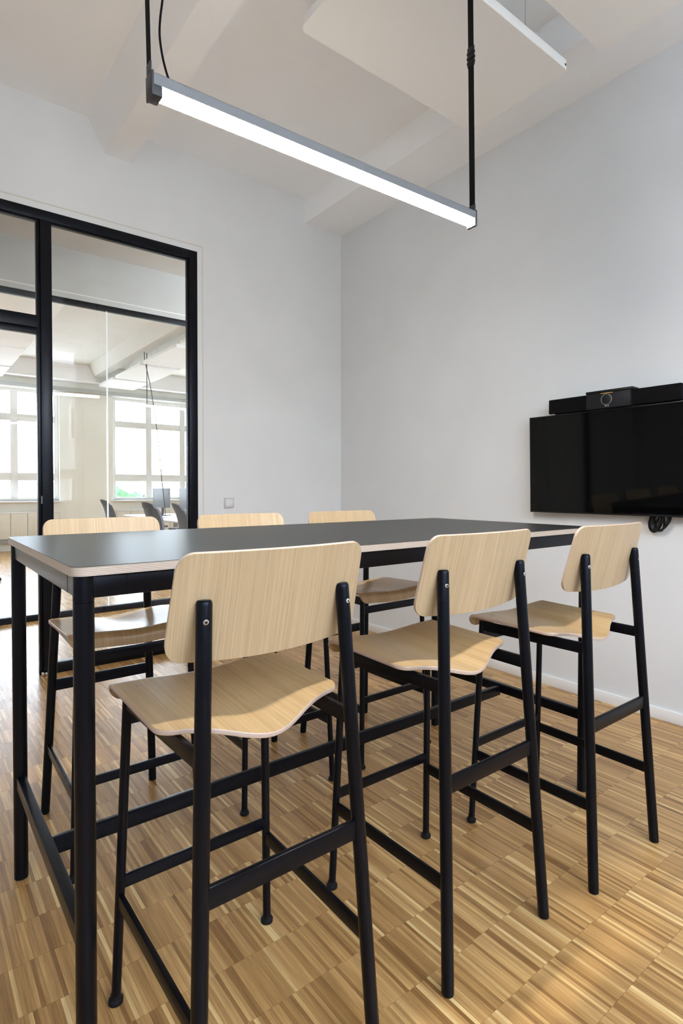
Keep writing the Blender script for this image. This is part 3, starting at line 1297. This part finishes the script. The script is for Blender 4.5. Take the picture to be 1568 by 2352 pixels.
ck = thing('cable_coil', 'coiled black cable hanging below the wall screen', 'cable', (3.075, 1.30, 1.10))
for k, (rx, rz, dy, dx, tlt) in enumerate(((.030, .056, .014, 0, .25), (.024, .050, .000, .009, -.1), (.034, .050, -.012, -.009, .45), (.026, .054, -.020, .004, .6), (.020, .046, .010, -.012, .1))):
    b = MB()
    pts = []
    for i in range(28):
        a = 2 * PI * i / 28
        y_, z_ = rx * math.cos(a), rz * math.sin(a)
        pts.append((dx, dy + y_ * math.cos(tlt) - z_ * math.sin(tlt), -.068 + y_ * math.sin(tlt) + z_ * math.cos(tlt)))
    b.path(pts, .0056, M['tvframe'], 8, closed=True)
    b.build('cable_loop', ck)
b = MB()
b.path([(.0, .012, -.03), (.002, .014, .0), (.0, .010, .03), (-.002, 0, .08)], .0042, M['tvframe'], 8)
b.build('cable_tail', ck)

# ------------------------------------------------------------------ light switch
sw = thing('light_switch', 'small square white light switch on the wall right of glazing', 'switch', (2.003, YW, 1.087))
b = MB()
b.box(-.0405, .0405, -.009, 0, -.0405, .0405, M['switchframe'], bev=.002)
b.build('frame', sw)
b = MB()
b.box(-.030, .030, -.0125, -.0085, -.030, .030, M['whiteplastic'], bev=.0015)
b.build('rocker', sw)

# ------------------------------------------------------------------ the office behind the glass
k = 0
PL = 'white felt panels under the office ceiling'
side = {0: 'seen through the open doorway', 1: 'seen through the tall pane'}
rowname = ['nearest row', 'second row back', 'third row back', 'row closest to the windows']
for ix, (x0, x1) in enumerate(((.36, 1.455), (3.13, 3.83))):
    for iy, y0 in enumerate((6.40, 7.96, 9.50, 11.05)):
        y1 = min(y0 + 1.42, YF - .36)
        hung_panel(x0, x1, y0, y1, 3.25, 'white office ceiling panel, %s, %s' % (rowname[iy], side[ix]), PL, hole=False)


def task_chair(label):
    t = thing('office_chair', label, 'chair', group='charcoal task chairs in the office')
    b = MB()
    # backrest: tall curved mesh shell facing +x
    outer = []
    for i in range(9):
        u = -1 + i / 4
        row = []
        for j in range(12):
            q = j / 11
            wdt = .20 + .035 * math.sin(q * PI * .9) - .06 * q ** 4
            z = .50 + .52 * q - (.03 * u * u if q > .9 else 0)
            x = -.20 - .10 * q + .05 * math.sin(q * PI) * 1.0 + .045 * u * u
            row.append(Vector((x, u * wdt, z)))
        outer.append(row)
    vs = [q for r in outer for q in r] + [q + Vector((-.03, 0, 0)) for r in outer for q in r]
    N = 9 * 12
    fs = []
    for i in range(8):
        for j in range(11):
            a = i * 12 + j
            fs.append((a, a + 12, a + 13, a + 1))
            fs.append((N + a, N + a + 1, N + a + 13, N + a + 12))
    ring = [i * 12 for i in range(9)] + [8 * 12 + j for j in range(1, 12)] + [i * 12 + 11 for i in range(7, -1, -1)] + [j for j in range(10, 0, -1)]
    for q in range(len(ring)):
        a, c = ring[q], ring[(q + 1) % len(ring)]
        fs.append((a, c, N + c, N + a))
    b.add(vs, fs, M['fabric'])
    b.build('backrest', t, smooth=50)
    b = MB()
    b.box(-.22, .26, -.24, .24, .43, .49, M['fabric'], bev=.022)
    b.build('seat', t, smooth=50)
    b = MB()
    b.bar((-.25, 0, .42), (-.27, 0, .70), .06, .02, M['tvframe'], upv=(1, 0, 0))
    b.bar((-.26, 0, .42), (0, 0, .41), .07, .03, M['tvframe'])
    b.build('back_support', t)
    b = MB()
    b.tube((0, 0, .11), (0, 0, .43), .025, M['tvframe'], 14)
    b.build('column', t)
    b = MB()
    for k_ in range(5):
        a = 2 * PI * k_ / 5 + .3
        b.bar((0, 0, .125), (.30 * math.cos(a), .30 * math.sin(a), .085), .045, .03, M['tvframe'])
    b.build('star_base', t)
    for k_ in range(5):
        a = 2 * PI * k_ / 5 + .3
        b = MB()
        c = Vector((.30 * math.cos(a), .30 * math.sin(a), .028))
        d = Vector((-math.sin(a), math.cos(a), 0))
        b.tube(c - d * .03, c - d * .008, .028, M['rubber'], 16)
        b.tube(c + d * .008, c + d * .03, .028, M['rubber'], 16)
        b.tube(c, c + Vector((0, 0, .06)), .008, M['tvframe'], 8)
        b.build('castor', t)
    for s in (-1, 1):
        b = MB()
        b.box(-.10, .14, s * .27 - .035, s * .27 + .035, .655, .68, M['tvframe'], bev=.01)
        b.bar((0, s * .26, .42), (0, s * .27, .66), .03, .02, M['tvframe'], upv=(1, 0, 0))
        b.build('armrest', t)
    return t


c0 = task_chair('charcoal office chair at the far end of the white desks')
c0.location = (2.86, 9.66, 0)
for x, y, r, lab in ((2.84, 7.56, .1, 'charcoal office chair in the middle, beside the left monitor'),
                     (2.93, 6.72, -.1, 'charcoal office chair next to the glazing\'s right post'),
                     (.66, 8.45, 2.2, 'dark office chair whose castors show at the left picture edge')):
    o = dup(c0)
    o.location = (x, y, 0)
    o.rotation_euler = (0, 0, r)
    o['label'] = lab


def desk(y0, y1, label):
    x0, x1 = 3.10, 4.70
    t = thing('office_desk', label, 'desk', ((x0 + x1) / 2, (y0 + y1) / 2, 0), group='white desks in the office')
    a, c = (x1 - x0) / 2, (y1 - y0) / 2
    b = MB()
    b.box(-a, a, -c, c, .705, .73, M['desk'], bev=.003)
    b.build('desk_top', t)
    for s in (-1, 1):
        b = MB()
        b.box(s * (a - .45) - .03, s * (a - .45) + .03, -c + .25, -c + .31, .02, .705, M['deskleg'], bev=.004)
        b.box(s * (a - .45) - .35, s * (a - .45) + .35, -c + .24, -c + .32, 0, .03, M['deskleg'], bev=.004)
        b.build('leg', t)
        b = MB()
        b.box(s * (a - .45) - .03, s * (a - .45) + .03, c - .31, c - .25, .02, .705, M['deskleg'], bev=.004)
        b.box(s * (a - .45) - .35, s * (a - .45) + .35, c - .32, c - .24, 0, .03, M['deskleg'], bev=.004)
        b.build('leg', t)
    b = MB()
    b.box(-.30, .30, -c + .2, c - .2, .62, .68, M['deskleg'], bev=.004)
    b.build('cable_tray', t)


desk(7.15, 8.72, 'white office desk nearer the glass partition')
desk(8.78, 10.35, 'white office desk farther off, closer to the windows')


def monitor(x, y, rz, label):
    t = thing('monitor', label, 'monitor', (x, y, .73), rz, group='grey monitors on the office desks')
    b = MB()
    b.box(-.012, .012, -.28, .28, .14, .47, M['grey'], bev=.004)
    b.build('housing', t)
    b = MB()
    b.bar((.02, 0, .01), (.03, 0, .30), .06, .015, M['tvframe'], upv=(1, 0, 0))
    b.build('stand_arm', t)
    b = MB()
    b.box(-.06, .12, -.12, .12, 0, .012, M['tvframe'], bev=.004)
    b.build('stand_foot', t)


monitor(3.52, 9.62, .15, 'left grey office monitor, by the hanging cord')
monitor(3.50, 8.40, .1, 'right grey office monitor, near the black glazing post')
bg_ = thing('leather_pouch', 'small brown pouch standing on the white office desk', 'bag', (3.42, 8.02, .73))
b = MB()
b.box(-.05, .05, -.08, .08, 0, .11, M['leather'], bev=.02)
b.build('body', bg_, smooth=50)
b = MB()
b.box(-.03, .03, -.12, -.075, .0, .10, M['tvframe'], bev=.01)
b.build('side_pocket', bg_)

cd = thing('hanging_cord', 'thin dark cord dropping from the office ceiling to the desk', 'cord', (3.46, 9.40, .73))
b = MB()
b.path([(-.30, 0, ZC - .73), (-.29, 0, 2.6), (-.20, 0, 2.2), (-.12, 0, 1.7), (-.05, 0, 1.1), (-.01, 0, .6), (.03, 0, .25), (.05, 0, .0)], .006, M['tvframe'], 8)
b.build('cord', cd)

ol = thing('office_pendant', 'lit slim pendant lamp hanging before the office windows', 'lamp', (3.20, 9.44, 2.56))
b = MB()
b.box(0, 1.2, -.02, .02, 0, .03, M['led'])
M['led2'] = mat('lit office diffuser', (.9, .9, .9), .5, emit=((1, .98, .95), 6))
b.mats = [M['led2']]
b.build('diffuser', ol, smooth=0)
b = MB()
b.box(-.01, 1.21, -.022, .022, .03, .05, M['whiteplastic'], bev=.003)
b.build('housing', ol)
for x in (.02, 1.18):
    b = MB()
    b.box(x - .006, x + .006, -.0015, .0015, .05, ZC - 2.56 - .001, M['strap'])
    b.build('strap', ol, smooth=0)

for i, (g0, g1) in enumerate(off_groups[1:3]):
    lab = ['cream radiator under the left office window', 'cream radiator under the right office window'][i]
    t = thing('radiator', lab, 'radiator', ((g0 + g1) / 2, YF - .10, 0), group='radiators below the office windows')
    a = (g1 - g0) / 2 - .03
    for q in range(8):
        b = MB()
        xa = -a + q * 2 * a / 8
        b.box(xa + .003, xa + 2 * a / 8 - .003, -.05, .02, .24, .72, M['cream'], bev=.004)
        b.build('radiator_panel', t)
    b = MB()
    b.box(-a, a, -.055, .04, .72, .75, M['trim'], bev=.004)
    b.build('top_grille', t)
    b = MB()
    b.box(-a, a, -.03, .02, .15, .24, M['darkgrey'], bev=.003)
    b.build('pipe_cover', t)
    b = MB()
    for q in (-a + .1, 0, a - .1):
        b.box(q - .02, q + .02, -.03, .02, 0, .15, M['cream'], bev=.003)
    b.build('foot', t)

# ------------------------------------------------------------------ outdoors
b = MB()
b.box(-70, 70, -70, 90, -7.2, -7, M['ground'])
tag(b.build('ground', smooth=0), kind='structure')


def tree(x, y, z0, h, r, label):
    t = thing('tree', label, 'tree', (x, y, z0))
    b = MB()
    b.tube((0, 0, 0), (0.1, 0, h * .7), .18, M['bark'], 10, r1=.08)
    b.build('trunk', t)
    rr = random.Random(int(x * 10))
    bm = bmesh.new()
    bmesh.ops.create_icosphere(bm, subdivisions=4, radius=1)
    for v_ in bm.verts:
        d = v_.co.normalized()
        s_ = 1 + .16 * math.sin(7 * d.x + 3 * d.z) * math.sin(6 * d.y + 2) + .10 * math.sin(17 * d.x + 5) * math.sin(15 * d.z + 11 * d.y) + rr.uniform(-.06, .06)
        v_.co = Vector((d.x * r * s_, d.y * r * s_, h - r * .9 + d.z * r * s_ * .95))
    b = MB()
    b.bm(bm, M['foliage'])
    b.build('foliage', t, smooth=0)


tree(6.3, 20.5, -7, 7.95, 1.5, 'green tree outside the office window')


def house(x0, x1, y, z1, facing, label, depth=10, m='stucco'):
    t = thing('house', label, 'building', ((x0 + x1) / 2, y, -7))
    a = (x1 - x0) / 2
    H = z1 + 7
    b = MB()
    ya, yb = sorted((0, -facing * depth))
    b.box(-a, a, ya, yb, 0, H, M[m])
    b.build('wall', t, smooth=0)
    b = MB()
    b.add([(-a - .3, ya - .3, H), (a + .3, ya - .3, H), (a + .3, yb + .3, H), (-a - .3, yb + .3, H), (-a - .3, (ya + yb) / 2, H + 1.2), (a + .3, (ya + yb) / 2, H + 1.2)],
          [(0, 1, 5, 4), (3, 4, 5, 2), (0, 4, 3), (1, 2, 5), (0, 3, 2, 1)], M['rooftile'])
    b.build('roof', t, smooth=0)
    q = -a + 1
    while q < a - 1.5:
        for zz in (1.5, 4.6, 7.4, 10.4):
            if zz + 1.6 > H:
                continue
            b = MB()
            b.box(q, q + 1.2, -.06 if facing < 0 else -.0, .0 if facing < 0 else .06, zz, zz + 1.6, M['winframe'])
            f = b.build('window', t, smooth=0)
            b = MB()
            e0, e1 = (-.075, -.06) if facing < 0 else (.06, .075)
            b.box(q + .1, q + 1.1, e0, e1, zz + .1, zz + 1.5, M['screen'])
            b.build('pane', f, smooth=0)
        q += 3.0


house(2, 24, 42, 1.6, -1, 'pale house beyond the trees outside the office windows')
house(-16, 18, -20, 6.7, 1, 'pale apartment block across the street behind the viewer', m='stucco2')
